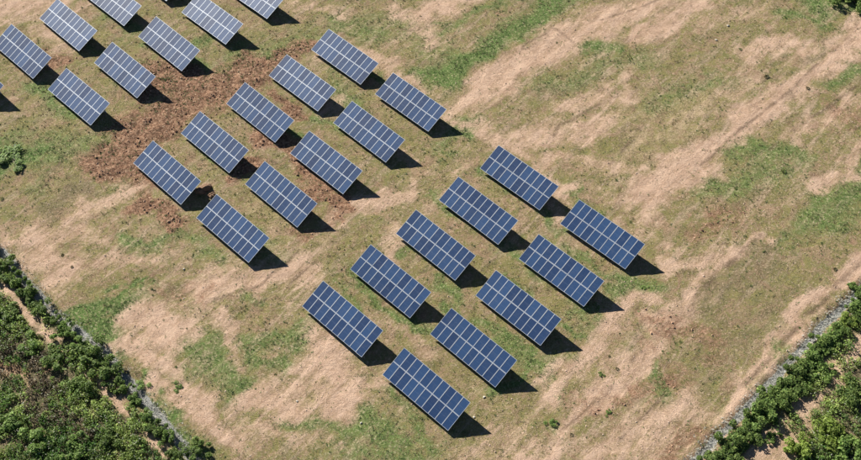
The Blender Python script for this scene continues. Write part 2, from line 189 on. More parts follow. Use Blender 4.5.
def bar(name, p, q, w, h, mat):
    """a square bar from p to q"""
    p = Vector(p); q = Vector(q); d = (q - p); L = d.length; d.normalize()
    s = d.cross(Vector((0, 0, 1)));
    if s.length < 1e-3: s = Vector((1, 0, 0))
    s.normalize(); t = s.cross(d)
    v = [c + s * (a * w / 2) + t * (b * h / 2) for c in (p, q) for a, b in ((-1, -1), (1, -1), (1, 1), (-1, 1))]
    me = bpy.data.meshes.new(name); me.from_pydata([tuple(x) for x in v], [], BOXF); me.materials.append(mat); me.update()
    return me

# value noise, vectorised
def _lat(seed):
    g = np.random.default_rng(seed); return g.random((256, 256))
def vnoise(x, y, seed):
    t = _LAT.setdefault(seed, _lat(seed))
    xi = np.floor(x).astype(int); yi = np.floor(y).astype(int); fx = x - xi; fy = y - yi
    fx = fx * fx * (3 - 2 * fx); fy = fy * fy * (3 - 2 * fy)
    a = t[xi & 255, yi & 255]; b = t[(xi + 1) & 255, yi & 255]; c = t[xi & 255, (yi + 1) & 255]; d = t[(xi + 1) & 255, (yi + 1) & 255]
    return (a * (1 - fx) + b * fx) * (1 - fy) + (c * (1 - fx) + d * fx) * fy
_LAT = {}
def fbm(x, y, scale, seed, octv=4):
    s = 0; amp = 1; tot = 0; x = np.asarray(x, float) / scale; y = np.asarray(y, float) / scale
    for i in range(octv):
        s = s + amp * vnoise(x, y, seed + i); tot += amp; amp *= .55; x = x * 2.03 + 7.1; y = y * 2.03 + 3.7
    return s / tot
def sstep(a, b, x):
    t = np.clip((x - a) / (b - a), 0, 1); return t * t * (3 - 2 * t)
def segdist(x, y, x0, y0, x1, y1):
    dx, dy = x1 - x0, y1 - y0; L = dx * dx + dy * dy
    t = np.clip(((x - x0) * dx + (y - y0) * dy) / max(L, 1e-6), 0, 1)
    return np.hypot(x - x0 - t * dx, y - y0 - t * dy)
def polydist(x, y, pts):
    return np.min([segdist(x, y, *pts[i], *pts[i + 1]) for i in range(len(pts) - 1)], axis=0)
def inpoly(x, y, pts):
    r = np.zeros(np.shape(x), bool); n = len(pts)
    for i in range(n):
        x0, y0 = pts[i]; x1, y1 = pts[(i + 1) % n]
        c = ((y0 > y) != (y1 > y)) & (x < (x1 - x0) * (y - y0) / (y1 - y0 + 1e-12) + x0)
        r ^= c
    return r

def cover(x, y):
    """land cover weights at ground points"""
    wx = x + (fbm(x, y, 4, 31, 5) - .5) * 6.5; wy = y + (fbm(x, y, 4, 41, 5) - .5) * 6.5
    out = {k: np.zeros(np.shape(x)) for k in 'SGRKY'}
    for k, s, x0, y0, x1, y1, w in STROKES:
        d = segdist(wx, wy, x0, y0, x1, y1) / w
        np.maximum(out[k], s * sstep(1.95, .1, d), out=out[k])
    # away from the surveyed strokes the field goes on as a random patchwork of the same kinds
    inside = sstep(-80, -68, x) * sstep(80, 68, x) * sstep(36, 42, y) * sstep(128, 119, y)
    out['S'] = np.maximum(out['S'], (1 - inside) * sstep(.5, .68, fbm(x, y, 16, 51)))
    out['G'] = np.maximum(out['G'], (1 - inside) * .7 * sstep(.52, .7, fbm(x, y, 14, 61)))
    dl = polydist(x + (fbm(x, y, 2, 71) - .5) * .9, y, DITCH_LEFT); dr = polydist(x + (fbm(x, y, 2, 81) - .5) * .9, y, DITCH_RIGHT)
    dp = np.min([polydist(x + (fbm(x, y, 1.6, 73) - .5) * 1.1, y + (fbm(x, y, 1.6, 83) - .5) * 1.1, p) for p in PATHS], axis=0)
    out['path'] = dp; out['S'] = np.maximum(out['S'], sstep(.8, .2, dp) * sstep(.3, .5, fbm(x, y, 2.2, 87)))
    out['ditch'] = np.minimum(dl - .1, dr)
    out['scrub'] = np.where(inpoly(wx, wy, SCRUB_LEFT) | inpoly(wx, wy, SCRUB_RIGHT), 1.0, 0.0)
    return out
def height(x, y, c=None):
    if c is None: c = cover(x, y)
    h = (fbm(x, y, 9, 3, 3) - .5) * .22 + (fbm(x, y, 1.1, 5, 3) - .5) * .16
    h = h + c['R'] * (fbm(x, y, 1.0, 15, 3) - .45) * .42
    h = h - .18 * sstep(.75, .2, c['ditch'])
    h = h + .08 * sstep(.5, 0, np.abs(c['ditch'] - 1.2))
    return h

# ------------------------------------------------------------------ materials
def new_mat(name):
    mt = bpy.data.materials.new(name); mt.use_nodes = True
    nt = mt.node_tree; return mt, nt, nt.nodes['Principled BSDF']
def N(nt, kind, **kw):
    n = nt.nodes.new(kind)
    for k, v in kw.items():
        if k.startswith('i_'): n.inputs[k[2:].replace('_', ' ')].default_value = v
        else: setattr(n, k, v)
    return n
def math_n(nt, op, a, b=None, clamp=False):
    n = nt.nodes.new('ShaderNodeMath'); n.operation = op; n.use_clamp = clamp
    for i, v in enumerate((a, b)):
        if v is None: continue
        if isinstance(v, (int, float)): n.inputs[i].default_value = v
        else: nt.links.new(v, n.inputs[i])
    return n.outputs[0]
def mix_c(nt, f, a, b, mode='MIX'):
    n = nt.nodes.new('ShaderNodeMix'); n.data_type = 'RGBA'; n.blend_type = mode
    for s, v in ((n.inputs['Factor'], f), (n.inputs[6], a), (n.inputs[7], b)):
        if isinstance(v, (int, float)): s.default_value = v
        elif isinstance(v, tuple): s.default_value = (*v, 1)
        else: nt.links.new(v, s)
    return n.outputs[2]
def ramp01(nt, v, a, b):
    n = nt.nodes.new('ShaderNodeMapRange'); n.interpolation_type = 'SMOOTHSTEP'
    n.inputs[1].default_value = a; n.inputs[2].default_value = b
    nt.links.new(v, n.inputs[0]); return n.outputs[0]
def noise_n(nt, vec, scale, detail=4, rough=.6, dist=0.0):
    n = N(nt, 'ShaderNodeTexNoise', i_Scale=scale, i_Detail=detail, i_Roughness=rough, i_Distortion=dist)
    nt.links.new(vec, n.inputs['Vector']); return n

# ground
M_ground, nt, bs = new_mat('field_ground')
geo = N(nt, 'ShaderNodeNewGeometry'); P = geo.outputs['Position']
A1 = N(nt, 'ShaderNodeVertexColor', layer_name='cover_a'); A2 = N(nt, 'ShaderNodeVertexColor', layer_name='cover_b')
s1 = N(nt, 'ShaderNodeSeparateColor'); nt.links.new(A1.outputs[0], s1.inputs[0])
s2 = N(nt, 'ShaderNodeSeparateColor'); nt.links.new(A2.outputs[0], s2.inputs[0])
aS, aG, aR = s1.outputs; aK, aY, aD = s2.outputs
n_big = noise_n(nt, P, .16, 5, .6, .4); n_mid = noise_n(nt, P, .55, 7, .72, .5); n_fin = noise_n(nt, P, 3.0, 6, .8, .2); n_vf = noise_n(nt, P, 9, 3, .7)
n_mid2 = noise_n(nt, P, 1.3, 7, .82, .8); n_lo = noise_n(nt, P, .38, 8, .78, 1.0)
mp = N(nt, 'ShaderNodeMapping'); mp.vector_type = 'TEXTURE'; mp.inputs['Rotation'].default_value = (0, 0, R(46)); mp.inputs['Scale'].default_value = (6, 1, 1); nt.links.new(P, mp.inputs[0])
n_str = noise_n(nt, mp.outputs[0], .75, 6, .7, .6)      # the mowing and driving direction
def wsum(*p):
    r = None
    for s, w in p:
        q = math_n(nt, 'MULTIPLY', s.outputs[0], w); r = q if r is None else math_n(nt, 'ADD', r, q)
    return r
def cut(a, n, gain, lo, hi):
    return ramp01(nt, math_n(nt, 'ADD', a, math_n(nt, 'MULTIPLY', math_n(nt, 'SUBTRACT', n, .5), gain)), lo, hi)
nm = wsum((n_mid, .3), (n_fin, .25), (n_str, .45)); nm2 = wsum((n_mid2, .45), (n_fin, .4), (n_str, .15)); nm3 = wsum((n_lo, .6), (n_mid2, .2), (n_fin, .2))
grass = mix_c(nt, ramp01(nt, nm2, .43, .56), (0.270, 0.230, 0.086), (0.155, 0.162, 0.050))
grass = mix_c(nt, math_n(nt, 'MULTIPLY', ramp01(nt, nm3, .46, .56), .85), grass, (0.345, 0.235, 0.145))
grass = mix_c(nt, math_n(nt, 'MULTIPLY', ramp01(nt, n_str.outputs[0], .5, .66), .6), grass, (0.370, 0.275, 0.185))
n_q = noise_n(nt, P, .62, 8, .74, 1.4)
grass = mix_c(nt, math_n(nt, 'MULTIPLY', ramp01(nt, n_q.outputs[0], .53, .64), .6), grass, (0.140, 0.148, 0.056))
grass = mix_c(nt, math_n(nt, 'MULTIPLY', ramp01(nt, n_q.outputs[0], .46, .36), .75), grass, (0.190, 0.120, 0.068))
c = mix_c(nt, cut(aY, nm, 2.6, .25, 1.1), grass, (0.370, 0.300, 0.145))
c = mix_c(nt, cut(aK, nm2, 2.0, .2, .95), c, (0.185, 0.150, 0.082))
c = mix_c(nt, cut(aG, nm2, 3.0, .02, .72), c, mix_c(nt, ramp01(nt, n_fin.outputs[0], .38, .62), (0.070, 0.138, 0.028), (0.170, 0.245, 0.070)))
soil = mix_c(nt, ramp01(nt, nm, .40, .60), (0.440, 0.285, 0.194), (0.595, 0.415, 0.295))
soil = mix_c(nt, math_n(nt, 'MULTIPLY', ramp01(nt, nm3, .52, .64), .5), soil, (0.450, 0.335, 0.230))
c = mix_c(nt, math_n(nt, 'MULTIPLY', ramp01(nt, nm2, .52, .63), .55), c, (0.43, 0.305, 0.205))
c = mix_c(nt, math_n(nt, 'MULTIPLY', cut(aS, nm, 3.4, .05, 1.0), .96), c, soil)
soilness = math_n(nt, 'SUBTRACT', 1.0, math_n(nt, 'MULTIPLY', cut(aS, nm, 3.4, .05, 1.0), .55))
dug = mix_c(nt, ramp01(nt, nm2, .42, .58), (0.100, 0.044, 0.024), (0.390, 0.225, 0.135))
c = mix_c(nt, cut(aR, nm3, 3.2, .02, .7), c, dug)
gravel = mix_c(nt, ramp01(nt, n_fin.outputs[0], .35, .65), (0.26, 0.262, 0.245), (0.42, 0.422, 0.40))
c = mix_c(nt, cut(aD, nm2, 1.8, .3, .8), c, gravel)
scrubfloor = mix_c(nt, ramp01(nt, nm2, .42, .58), (0.085, 0.085, 0.040), (0.200, 0.150, 0.090))
vs = N(nt, 'ShaderNodeVertexColor', layer_name='cover_c'); ss = N(nt, 'ShaderNodeSeparateColor'); nt.links.new(vs.outputs[0], ss.inputs[0])
c = mix_c(nt, ss.outputs[0], c, scrubfloor)
c = mix_c(nt, math_n(nt, 'MULTIPLY', ss.outputs[1], .7), c, (0.120, 0.080, 0.050))
# fine grain: dead stalks, crumbs, prints
c = mix_c(nt, math_n(nt, 'MULTIPLY', soilness, math_n(nt, 'MULTIPLY', ramp01(nt, n_vf.outputs[0], .54, .38), .5)), c, (0.070, 0.055, 0.030))
c = mix_c(nt, math_n(nt, 'MULTIPLY', soilness, math_n(nt, 'MULTIPLY', ramp01(nt, n_mid2.outputs[0], .46, .34), .5)), c, (0.110, 0.082, 0.044))
c = mix_c(nt, math_n(nt, 'MULTIPLY', ramp01(nt, n_fin.outputs[0], .52, .66), .5), c, (0.62, 0.48, 0.33))
nt.links.new(c, bs.inputs['Base Color']); bs.inputs['Roughness'].default_value = .95; bs.inputs['Specular IOR Level'].default_value = .15
bp = N(nt, 'ShaderNodeBump', i_Strength=.85, i_Distance=.34)
nt.links.new(math_n(nt, 'ADD', nm2, math_n(nt, 'MULTIPLY', n_vf.outputs[0], .35)), bp.inputs['Height'])
nt.links.new(bp.outputs[0], bs.inputs['Normal'])

def veg_mat(name, translucent=.25, rough=.7, var=.25):
    mt, nt, bs = new_mat(name)
    vc = N(nt, 'ShaderNodeVertexColor', layer_name='tint'); oi = N(nt, 'ShaderNodeObjectInfo')
    hs = N(nt, 'ShaderNodeHueSaturation')
    nt.links.new(vc.outputs[0], hs.inputs['Color'])
    nt.links.new(math_n(nt, 'ADD', 1 - var / 2, math_n(nt, 'MULTIPLY', oi.outputs['Random'], var)), hs.inputs['Value'])
    nt.links.new(hs.outputs[0], bs.inputs['Base Color']); bs.inputs['Roughness'].default_value = rough
    bs.inputs['Specular IOR Level'].default_value = .3
    if translucent:
        tr = N(nt, 'ShaderNodeBsdfTranslucent'); nt.links.new(hs.outputs[0], tr.inputs[0])
        mx = N(nt, 'ShaderNodeMixShader'); mx.inputs[0].default_value = translucent
        nt.links.new(bs.outputs[0], mx.inputs[1]); nt.links.new(tr.outputs[0], mx.inputs[2])
        nt.links.new(mx.outputs[0], nt.nodes['Material Output'].inputs[0])
    return mt
M_leaf = veg_mat('leaf', .5, .6); M_grass = veg_mat('grass_blade', .2, .8, 0); M_clod = veg_mat('earth_clod', 0, .95, 0)
M_stem, nt, bs = new_mat('woody_stem')
geo = N(nt, 'ShaderNodeNewGeometry'); nn = noise_n(nt, geo.outputs['Position'], 14)
nt.links.new(mix_c(nt, nn.outputs[0], (.10, .075, .05), (.24, .20, .16)), bs.inputs['Base Color']); bs.inputs['Roughness'].default_value = .9

# photovoltaic glass: dark blue cells with thin lines, dusty
M_glass, nt, bs = new_mat('solar_glass')
tc = N(nt, 'ShaderNodeTexCoord'); sx = N(nt, 'ShaderNodeSeparateXYZ'); nt.links.new(tc.outputs['Object'], sx.inputs[0])
oi = N(nt, 'ShaderNodeObjectInfo'); geo = N(nt, 'ShaderNodeNewGeometry')
def line(v, period, width):
    f = math_n(nt, 'FRACT', math_n(nt, 'ADD', math_n(nt, 'DIVIDE', v, period), 64.0))
    d = math_n(nt, 'ABSOLUTE', math_n(nt, 'SUBTRACT', f, .5))
    return math_n(nt, 'GREATER_THAN', d, .5 - width / period / 2)
cellx = line(sx.outputs[0], .1535, .006); celly = line(sx.outputs[1], .1575, .006); midline = math_n(nt, 'LESS_THAN', math_n(nt, 'ABSOLUTE', sx.outputs[1]), .012)
grid = math_n(nt, 'MAXIMUM', math_n(nt, 'MAXIMUM', cellx, celly), midline)
base = mix_c(nt, oi.outputs['Random'], (0.008, 0.029, 0.086), (0.022, 0.062, 0.150))
nd = noise_n(nt, geo.outputs['Position'], 1.7, 4, .6)
base = mix_c(nt, math_n(nt, 'MULTIPLY', ramp01(nt, nd.outputs[0], .45, .75), .05), base, (0.30, 0.26, 0.21))
base = mix_c(nt, math_n(nt, 'MULTIPLY', grid, .4), base, (0.16, 0.22, 0.32))
nt.links.new(base, bs.inputs['Base Color']); bs.inputs['Roughness'].default_value = .36
bs.inputs['Specular IOR Level'].default_value = .5; bs.inputs['IOR'].default_value = 1.5

def metal(name, colr, rough, metallic=.6, sc=6):
    mt, nt, bs = new_mat(name); geo = N(nt, 'ShaderNodeNewGeometry'); nn = noise_n(nt, geo.outputs['Position'], sc)
    nt.links.new(mix_c(nt, nn.outputs[0], tuple(v * .82 for v in colr), tuple(min(1, v * 1.12) for v in colr)), bs.inputs['Base Color'])
    bs.inputs['Roughness'].default_value = rough; bs.inputs['Metallic'].default_value = metallic
    return mt
M_frame = metal('anodised_frame', (.52, .56, .61), .45, .3)
M_galv = metal('galvanised_steel', (.46, .48, .50), .5, .45)
M_back = metal('panel_backsheet', (.6, .6, .6), .8, 0)

# ------------------------------------------------------------------ ground: one sheet, dense where seen, reaching the horizon
def axis(lo, hi, step, far):
    a = np.arange(lo, hi + 1e-6, step); g = [a]; e = step; v = hi; o = []
    while v < far: e *= 1.35; v += e; o.append(v)
    e = step; v = lo; p = []
    while v > -far: e *= 1.35; v -= e; p.append(v)
    return np.concatenate([p[::-1], a, o])
gx = axis(-76, 76, .3, 4000); gy = axis(34, 126, .3, 4000)
X, Y = np.meshgrid(gx, gy); nx, ny = len(gx), len(gy)
xf, yf = X.ravel(), Y.ravel(); cv = cover(xf, yf); zf = height(xf, yf, cv)
zf = np.where((np.abs(xf) > 300) | (np.abs(yf) > 400), 0, zf)
ii = (np.arange(ny - 1)[:, None] * nx + np.arange(nx - 1)[None, :]).ravel()
faces = np.stack([ii, ii + 1, ii + nx + 1, ii + nx], 1)
dn = sstep(.68, .25, cv['ditch']) * sstep(.15, .38, fbm(xf, yf, 1.8, 79))
scr = cv['scrub']
ca = np.stack([cv['S'], cv['G'], np.maximum(cv['R'], 0)], 1)
cb = np.stack([cv['K'], cv['Y'], dn], 1)
cc_ = np.stack([scr * (1 - sstep(.2, .6, cv['S'])) * sstep(.5, .9, cv['ditch']), np.max([sstep(w * 1.6, 0, polydist(xf + (fbm(xf, yf, 2, 71) - .5) * 1.0, yf, p)) * sstep(.3, .5, fbm(xf, yf, 1.5, 77)) for w, p in RUTS], axis=0), scr * 0], 1)
gme = mesh_np('field_ground', np.stack([xf, yf, zf], 1), faces, {'cover_a': ca, 'cover_b': cb, 'cover_c': cc_}, M_ground, True)
tag(link('ground', gme), kind='structure', label='patchy field of dry grass, green grass and bare pinkish soil')

# ------------------------------------------------------------------ solar arrays
PSI = -0.7713187; TAU = 0.3629456; WID = 4.03; LEN = 10.3; ZLOW = .491
CZ = ZLOW + WID / 2 * math.sin(TAU)
PW = (LEN - 9 * .02) / 10; PH = (WID - .05) / 2; FB = .034
glass_me = boxes('panel_glass', [(0, 0, -.004, PW - 2 * FB, PH - 2 * FB, .012)], M_glass)
frame_me = boxes('panel_frame', [(0, PH / 2 - FB / 2, 0, PW, FB, .04), (0, -PH / 2 + FB / 2, 0, PW, FB, .04),
                                 (PW / 2 - FB / 2, 0, 0, FB, PH - 2 * FB - .001, .036), (-PW / 2 + FB / 2, 0, 0, FB, PH - 2 * FB - .001, .036),
                                 ], M_frame)
purlin_me = boxes('purlin', [(0, 0, 0, LEN - .04, .05, .07)], M_galv)
centre_me = boxes('purlin', [(0, 0, 0, LEN - .02, .10, .05)], M_galv)
ct, st_ = math.cos(TAU), math.sin(TAU)
def on_plane(x, y, dz=0.0): return Vector((x, y * ct - dz * st_, CZ + y * st_ + dz * ct))
POSTX = (-4.2, -1.4, 1.4, 4.2); YF, YR = -1.15, 1.25
post_f = {}; 
def build_array():
    root = empty('solar_array', (0, 0, 0), 0)
    for row in (-1, 1):
        for k in range(10):
            x = -LEN / 2 + PW / 2 + k * (PW + .02); y = row * (PH / 2 + .025)
            p = link('solar_panel', glass_me, root, on_plane(x, y)); p.rotation_euler = (TAU, 0, 0)
            f = link('panel_frame', frame_me, p)
    for i, y in enumerate((-1.55, -.48, .48, 1.55)):
        p = link('purlin', purlin_me, root, on_plane(0, y, -.057)); p.rotation_euler = (TAU, 0, 0)
    p = link('purlin', centre_me, root, on_plane(0, 0, -.047)); p.rotation_euler = (TAU, 0, 0)
    for x in POSTX:
        a = on_plane(x, -1.8, -.125); b = on_plane(x, 1.8, -.125)
        link('rafter', bar('rafter', a, b, .06, .065, M_galv), root)
        f = on_plane(x, YF, -.165); r = on_plane(x, YR, -.165)
        link('post', bar('post', (x, f.y, -.35), f, .09, .09, M_galv), root)
        link('post', bar('post', (x, r.y, -.35), r, .09, .09, M_galv), root)
        link('brace', bar('brace', (x + .06, r.y - .06, .25), on_plane(x + .06, YF + .8, -.165), .04, .04, M_galv), root)
    return root
def copy_tree(o, parent=None):
    c = o.copy(); col.objects.link(c)
    if parent is not None: c.parent = parent
    for ch in KIDS[o.name]: copy_tree(ch, c)
    return c
proto = build_array()
KIDS = {}
for o in [proto] + list(proto.children_recursive): KIDS[o.name] = list(o.children)
GROUP = 'solar arrays standing in lines across the field'
arrays = [proto] + [copy_tree(proto) for _ in ARRAYS[1:]]
for root, (x, y, lab) in zip(arrays, ARRAYS):
    root.location = (x, y, random.uniform(-.03, .03)); root.rotation_euler = (R(random.gauss(0, .35)), R(random.gauss(0, .3)), PSI + R(random.gauss(0, .3)))
    tag(root, lab, 'solar array', GROUP)
    for ch in root.children:
        if ch.name.startswith('solar_panel'):
            ch.rotation_euler = (TAU + R(random.gauss(0, .22)), R(random.gauss(0, .22)), 0)
            ch.location = Vector(ch.location) + Vector((random.gauss(0, .003), random.gauss(0, .003), random.gauss(0, .002)))

# ------------------------------------------------------------------ leafy meshes
PAL = {0: ((.110, .200, .040), (.320, .430, .120)), 1: ((.080, .145, .032), (.250, .325, .085)),
       2: ((.180, .260, .040), (.340, .420, .100)), 3: ((.085, .090, .038), (.150, .145, .070)),
       4: ((.12, .115, .095), (.26, .25, .22))}
def quads(cent, nrm, size, aspect, rg):
    """leaf quads: pointed diamonds around centres"""
    n = len(cent); a = rg.normal(size=(n, 3)); nrm = nrm / np.linalg.norm(nrm, axis=1, keepdims=True)
    u = np.cross(nrm, a); u /= np.linalg.norm(u, axis=1, keepdims=True) + 1e-9; v = np.cross(nrm, u)
    s = size[:, None]; bend = nrm * s * .22
    vv = np.stack([cent - u * s, cent - v * s * aspect + bend, cent + u * s, cent + v * s * aspect + bend], 1).reshape(-1, 3)
    f = np.arange(4 * n).reshape(n, 4); return vv, f
def leaf_cols(n, pal, rg):
    a, b = map(np.array, PAL[pal]); t = rg.random((n, 1)) ** 1.3
    c = a + (b - a) * t; c *= 1 + .25 * rg.normal(size=(n, 1)); return np.clip(np.repeat(c, 4, 0), .008, .6)
def foliage_mesh(pal, seed, n=1700, lobes=14, leaf=.115):
    rg = np.random.default_rng(seed); cs = []; ns = []
    lc = rg.normal(size=(lobes, 3)) * np.array((.52, .52, .25)); lc[:, 2] = np.abs(lc[:, 2]) + .32; lr = rg.uniform(.16, .48, lobes)
    for c0, r0 in zip(lc, lr):
        k = int(n / lobes); d = rg.normal(size=(k, 3)); d /= np.linalg.norm(d, axis=1, keepdims=True)
        rad = r0 * rg.uniform(.35, 1.12, (k, 1)) ** .6
        p = c0 + d * rad; p[:, 2] = np.maximum(p[:, 2], .03); cs.append(p); ns.append(d + rg.normal(size=(k, 3)) * .6 + np.array((0, 0, .5)))
    cs = np.concatenate(cs); ns = np.concatenate(ns)
    v, f = quads(cs, ns, rg.uniform(.6, 1.3, len(cs)) * leaf, .55, rg)
    return mesh_np('foliage', v, f, {'tint': leaf_cols(len(cs), pal, rg)}, M_leaf), lc
def tube_np(paths):
    v = []; f = []
    for pts, r0, r1 in paths:
        b = len(v)
        for i, p in enumerate(pts):
            r = r0 + (r1 - r0) * i / (len(pts) - 1)
            for k in range(5): v.append((p[0] + r * math.cos(k * 1.2566), p[1] + r * math.sin(k * 1.2566), p[2]))
        for i in range(len(pts) - 1):
            for k in range(5): f.append((b + i * 5 + k, b + i * 5 + (k + 1) % 5, b + i * 5 + 5 + (k + 1) % 5, b + i * 5 + 5 + k))
    return np.array(v), np.array(f)
def stem_mesh(lc, seed):
    rg = np.random.default_rng(seed); ps = []
    for c0 in lc:
        mid = np.array((c0[0] * .4, c0[1] * .4, c0[2] * .5)) + rg.normal(size=3) * .04
        ps.append(([np.array((c0[0] * .08, c0[1] * .08, -.15)), mid, c0], .035, .01))
    v, f = tube_np(ps); return mesh_np('stem', v, f, None, M_stem)
BUSH = {}
for pal in (0, 1, 2):
    for k in range(4):
        fm, lc = foliage_mesh(pal, 100 + pal * 10 + k); BUSH[pal, k] = (fm, stem_mesh(lc, 200 + pal * 10 + k))
def gz(x, y): return float(height(np.array([x]), np.array([y]))[0])
def bush(x, y, r, pal, label, group, i, name='shrub', flat=1.0):
    t = empty(name, (x, y, gz(x, y) - .02), random.uniform(0, 6.28)); t.scale = (r, r * random.uniform(.85, 1.15), r * flat * random.uniform(.85, 1.2))
    fm, sm = BUSH[pal, i % 4]; link('foliage', fm, t); link('stem', sm, t)
    return tag(t, label, 'shrub', group)
ordn = ['first', 'second', 'third', 'fourth', 'fifth', 'sixth', 'seventh', 'eighth', 'ninth', 'tenth', 'eleventh', 'twelfth', 'thirteenth', 'fourteenth', 'fifteenth', 'sixteenth', 'seventeenth', 'eighteenth', 'nineteenth', 'twentieth'] + ['twenty-' + s for s in ('first', 'second', 'third', 'fourth', 'fifth', 'sixth', 'seventh', 'eighth', 'ninth')] + ['thirtieth'] + ['thirty-' + s for s in ('first', 'second', 'third')]
hue = {0: 'mid-green', 1: 'dark green', 2: 'yellow-green'}
seq = sorted(SHRUBS_LEFT, key=lambda s: s[1])
for i, (x, y, r, pal) in enumerate(seq):
    bush(x, y, r, pal, hue[pal] + ' shrub in the row along the left ditch, %s from the bottom edge' % ordn[i], 'shrubs along the left ditch', i, 'shrub', .8)
seq = sorted(SHRUBS_RIGHT, key=lambda s: s[1])
for i, (x, y, r, pal) in enumerate(seq):
    bush(x, y, r, pal, hue[pal] + ' shrub of the dense hedge row along the right ditch, %s from the bottom' % ordn[i], 'shrubs along the right ditch', i + 1, 'shrub', .55)
for i, (x, y, r, pal, lab) in enumerate(SHRUBS_ALONE):
    bush(x, y, r, pal, lab, None, i, 'bush', .32 if 'spreading' in lab else .7)

# weeds: low tufts with blades
def weed_mesh(pal, seed, n=90):
    rg = np.random.default_rng(seed); a = rg.uniform(0, 6.283, n); rr = rg.random(n) ** .6
    base = np.stack([np.cos(a) * rr * .55, np.sin(a) * rr * .55, np.zeros(n) + .02], 1)
    L = rg.uniform(.35, .75, n); out = np.stack([np.cos(a), np.sin(a), rg.uniform(.6, 2.2, n)], 1); out /= np.linalg.norm(out, axis=1, keepdims=True)
    side = np.stack([-np.sin(a), np.cos(a), np.zeros(n)], 1) * .08
    tip = base + out * L[:, None]; mid = base + out * L[:, None] * .5 + np.array((0, 0, .06))
    v = np.stack([base, mid - side, tip, mid + side], 1).reshape(-1, 3)
    return mesh_np('weed_clump', v, np.arange(4 * n).reshape(n, 4), {'tint': leaf_cols(n, pal, rg)}, M_leaf)
WEEDM = {p: [weed_mesh(p, 300 + p * 7 + k) for k in range(3)] for p in (0, 1, 3)}
LOWM = [foliage_mesh(0, 400 + k, 700, 7, .11)[0] for k in range(2)]
for i, (x, y, r, pal, lab) in enumerate(WEEDS):
    o = link('weed_clump', (WEEDM[pal][i % 3] if pal != 0 else LOWM[i % 2]), None, (x, y, gz(x, y) - .01)); o.rotation_euler.z = random.uniform(0, 6.28)
    r *= .62 if pal else .85; o.scale = (r, r, r * (.6 if pal else .35)); tag(o, lab, 'weed', 'weed tufts in the field')

# stones and earth heaps
def rock_mesh(name, seed, mat, colr, sub=2, amp=.28, flat=.6):
    import bmesh
    bm = bmesh.new(); bmesh.ops.create_icosphere(bm, subdivisions=sub, radius=1)
    rg = random.Random(seed); ph = [rg.uniform(0, 6) for _ in range(6)]
    for v in bm.verts:
        p = v.co; d = 1 + amp * (math.sin(p.x * 2.3 + ph[0]) * math.cos(p.y * 2.9 + ph[1]) + .6 * math.sin(p.z * 4 + p.x * 5 + ph[2]) * math.cos(p.y * 6 + ph[3])) + rg.uniform(-.06, .06)
        v.co = Vector((p.x * d, p.y * d, max(p.z * d * flat, -.15)))
    me = bpy.data.meshes.new(name); bm.to_mesh(me); bm.free()
    a = me.color_attributes.new('tint', 'FLOAT_COLOR', 'POINT')
    for i in range(len(me.vertices)):
        k = rg.uniform(.75, 1.2); a.data[i].color = (*[c * k for c in colr], 1)
    me.materials.append(mat); return me
for i, (x, y, r, lab) in enumerate(STONES):
    o = link('stone', rock_mesh('stone', i, M_clod, (.50, .46, .38)), None, (x, y, gz(x, y) + r * .2)); o.scale = (r * .75, r * .6, r * .6); tag(o, lab, 'stone', 'pale stones in the field')
for i, (x, y, r, h, lab) in enumerate(MOUNDS):
    o = link('earth_heap', rock_mesh('earth_heap', 50 + i, M_clod, (.19, .115, .07), 4, .3, 1.0), None, (x, y, gz(x, y))); o.scale = (r, r * .8, h); tag(o, lab, 'earth heap')

# ------------------------------------------------------------------ uncountable cover
def scatter(n, lo, hi, seed):
    g = np.random.default_rng(seed); return g.uniform(lo[0], hi[0], n), g.uniform(lo[1], hi[1], n), g
def blades(name, x, y, z, rg, k, L, w, cols, label, cat):
    n = len(x); N_ = n * k; a = rg.uniform(0, 6.283, N_); X = np.repeat(x, k) + rg.normal(size=N_) * .06; Y_ = np.repeat(y, k) + rg.normal(size=N_) * .06
    Z = np.repeat(z, k) - .01; l = rg.uniform(.6, 1.3, N_) * np.repeat(L, k) if np.ndim(L) else rg.uniform(.6, 1.3, N_) * L
    up_ = rg.uniform(.35, 1.3, N_); d = np.stack([np.cos(a), np.sin(a), up_], 1); d /= np.linalg.norm(d, axis=1, keepdims=True)
    s = np.stack([-np.sin(a), np.cos(a), np.zeros(N_)], 1) * w; b = np.stack([X, Y_, Z], 1)
    v = np.stack([b - s, b + s, b + d * l[:, None]], 1).reshape(-1, 3)
    c = np.repeat(np.repeat(cols, k, 0), 3, 0)
    o = link(name, mesh_np(name, v, np.arange(3 * N_).reshape(N_, 3), {'tint': np.clip(c, .01, .8)}, M_grass)); tag(o, label, cat, kind='stuff'); return o
def pick(a, b, t): return np.array(a) + (np.array(b) - np.array(a)) * t[:, None]
LO, HI = (-74, 36), (74, 124)
x, y, g = scatter(230000, LO, HI, 21); c_ = cover(x, y)
pg = c_['G'] * 1.0 * (1 - .8 * c_['S']) + .05; keep = (g.random(len(x)) < pg * sstep(.38, .62, fbm(x, y, 1.2, 91))) & (c_['ditch'] > .5)
xx, yy = x[keep], y[keep]
blades('green_grass', xx, yy, height(xx, yy), g, 5, .17, .03, pick((.078, .145, .034), (.175, .245, .078), g.random(len(xx))), 'short green grass growing in patches over the field', 'grass')
x, y, g = scatter(15000, LO, HI, 28); c_ = cover(x, y)
keep = (g.random(len(x)) < np.clip(.8 - 1.25 * c_['S'], .02, 1) * sstep(.4, .6, fbm(x, y, 3, 131))) & (c_['ditch'] > .6) & (c_['scrub'] < .5); xx, yy = x[keep], y[keep]
tt = sstep(.4, .6, fbm(xx, yy, 2.5, 141)) + .3 * g.normal(size=len(xx)); tt = np.clip(tt - .6 * c_['G'][keep], 0, 1)
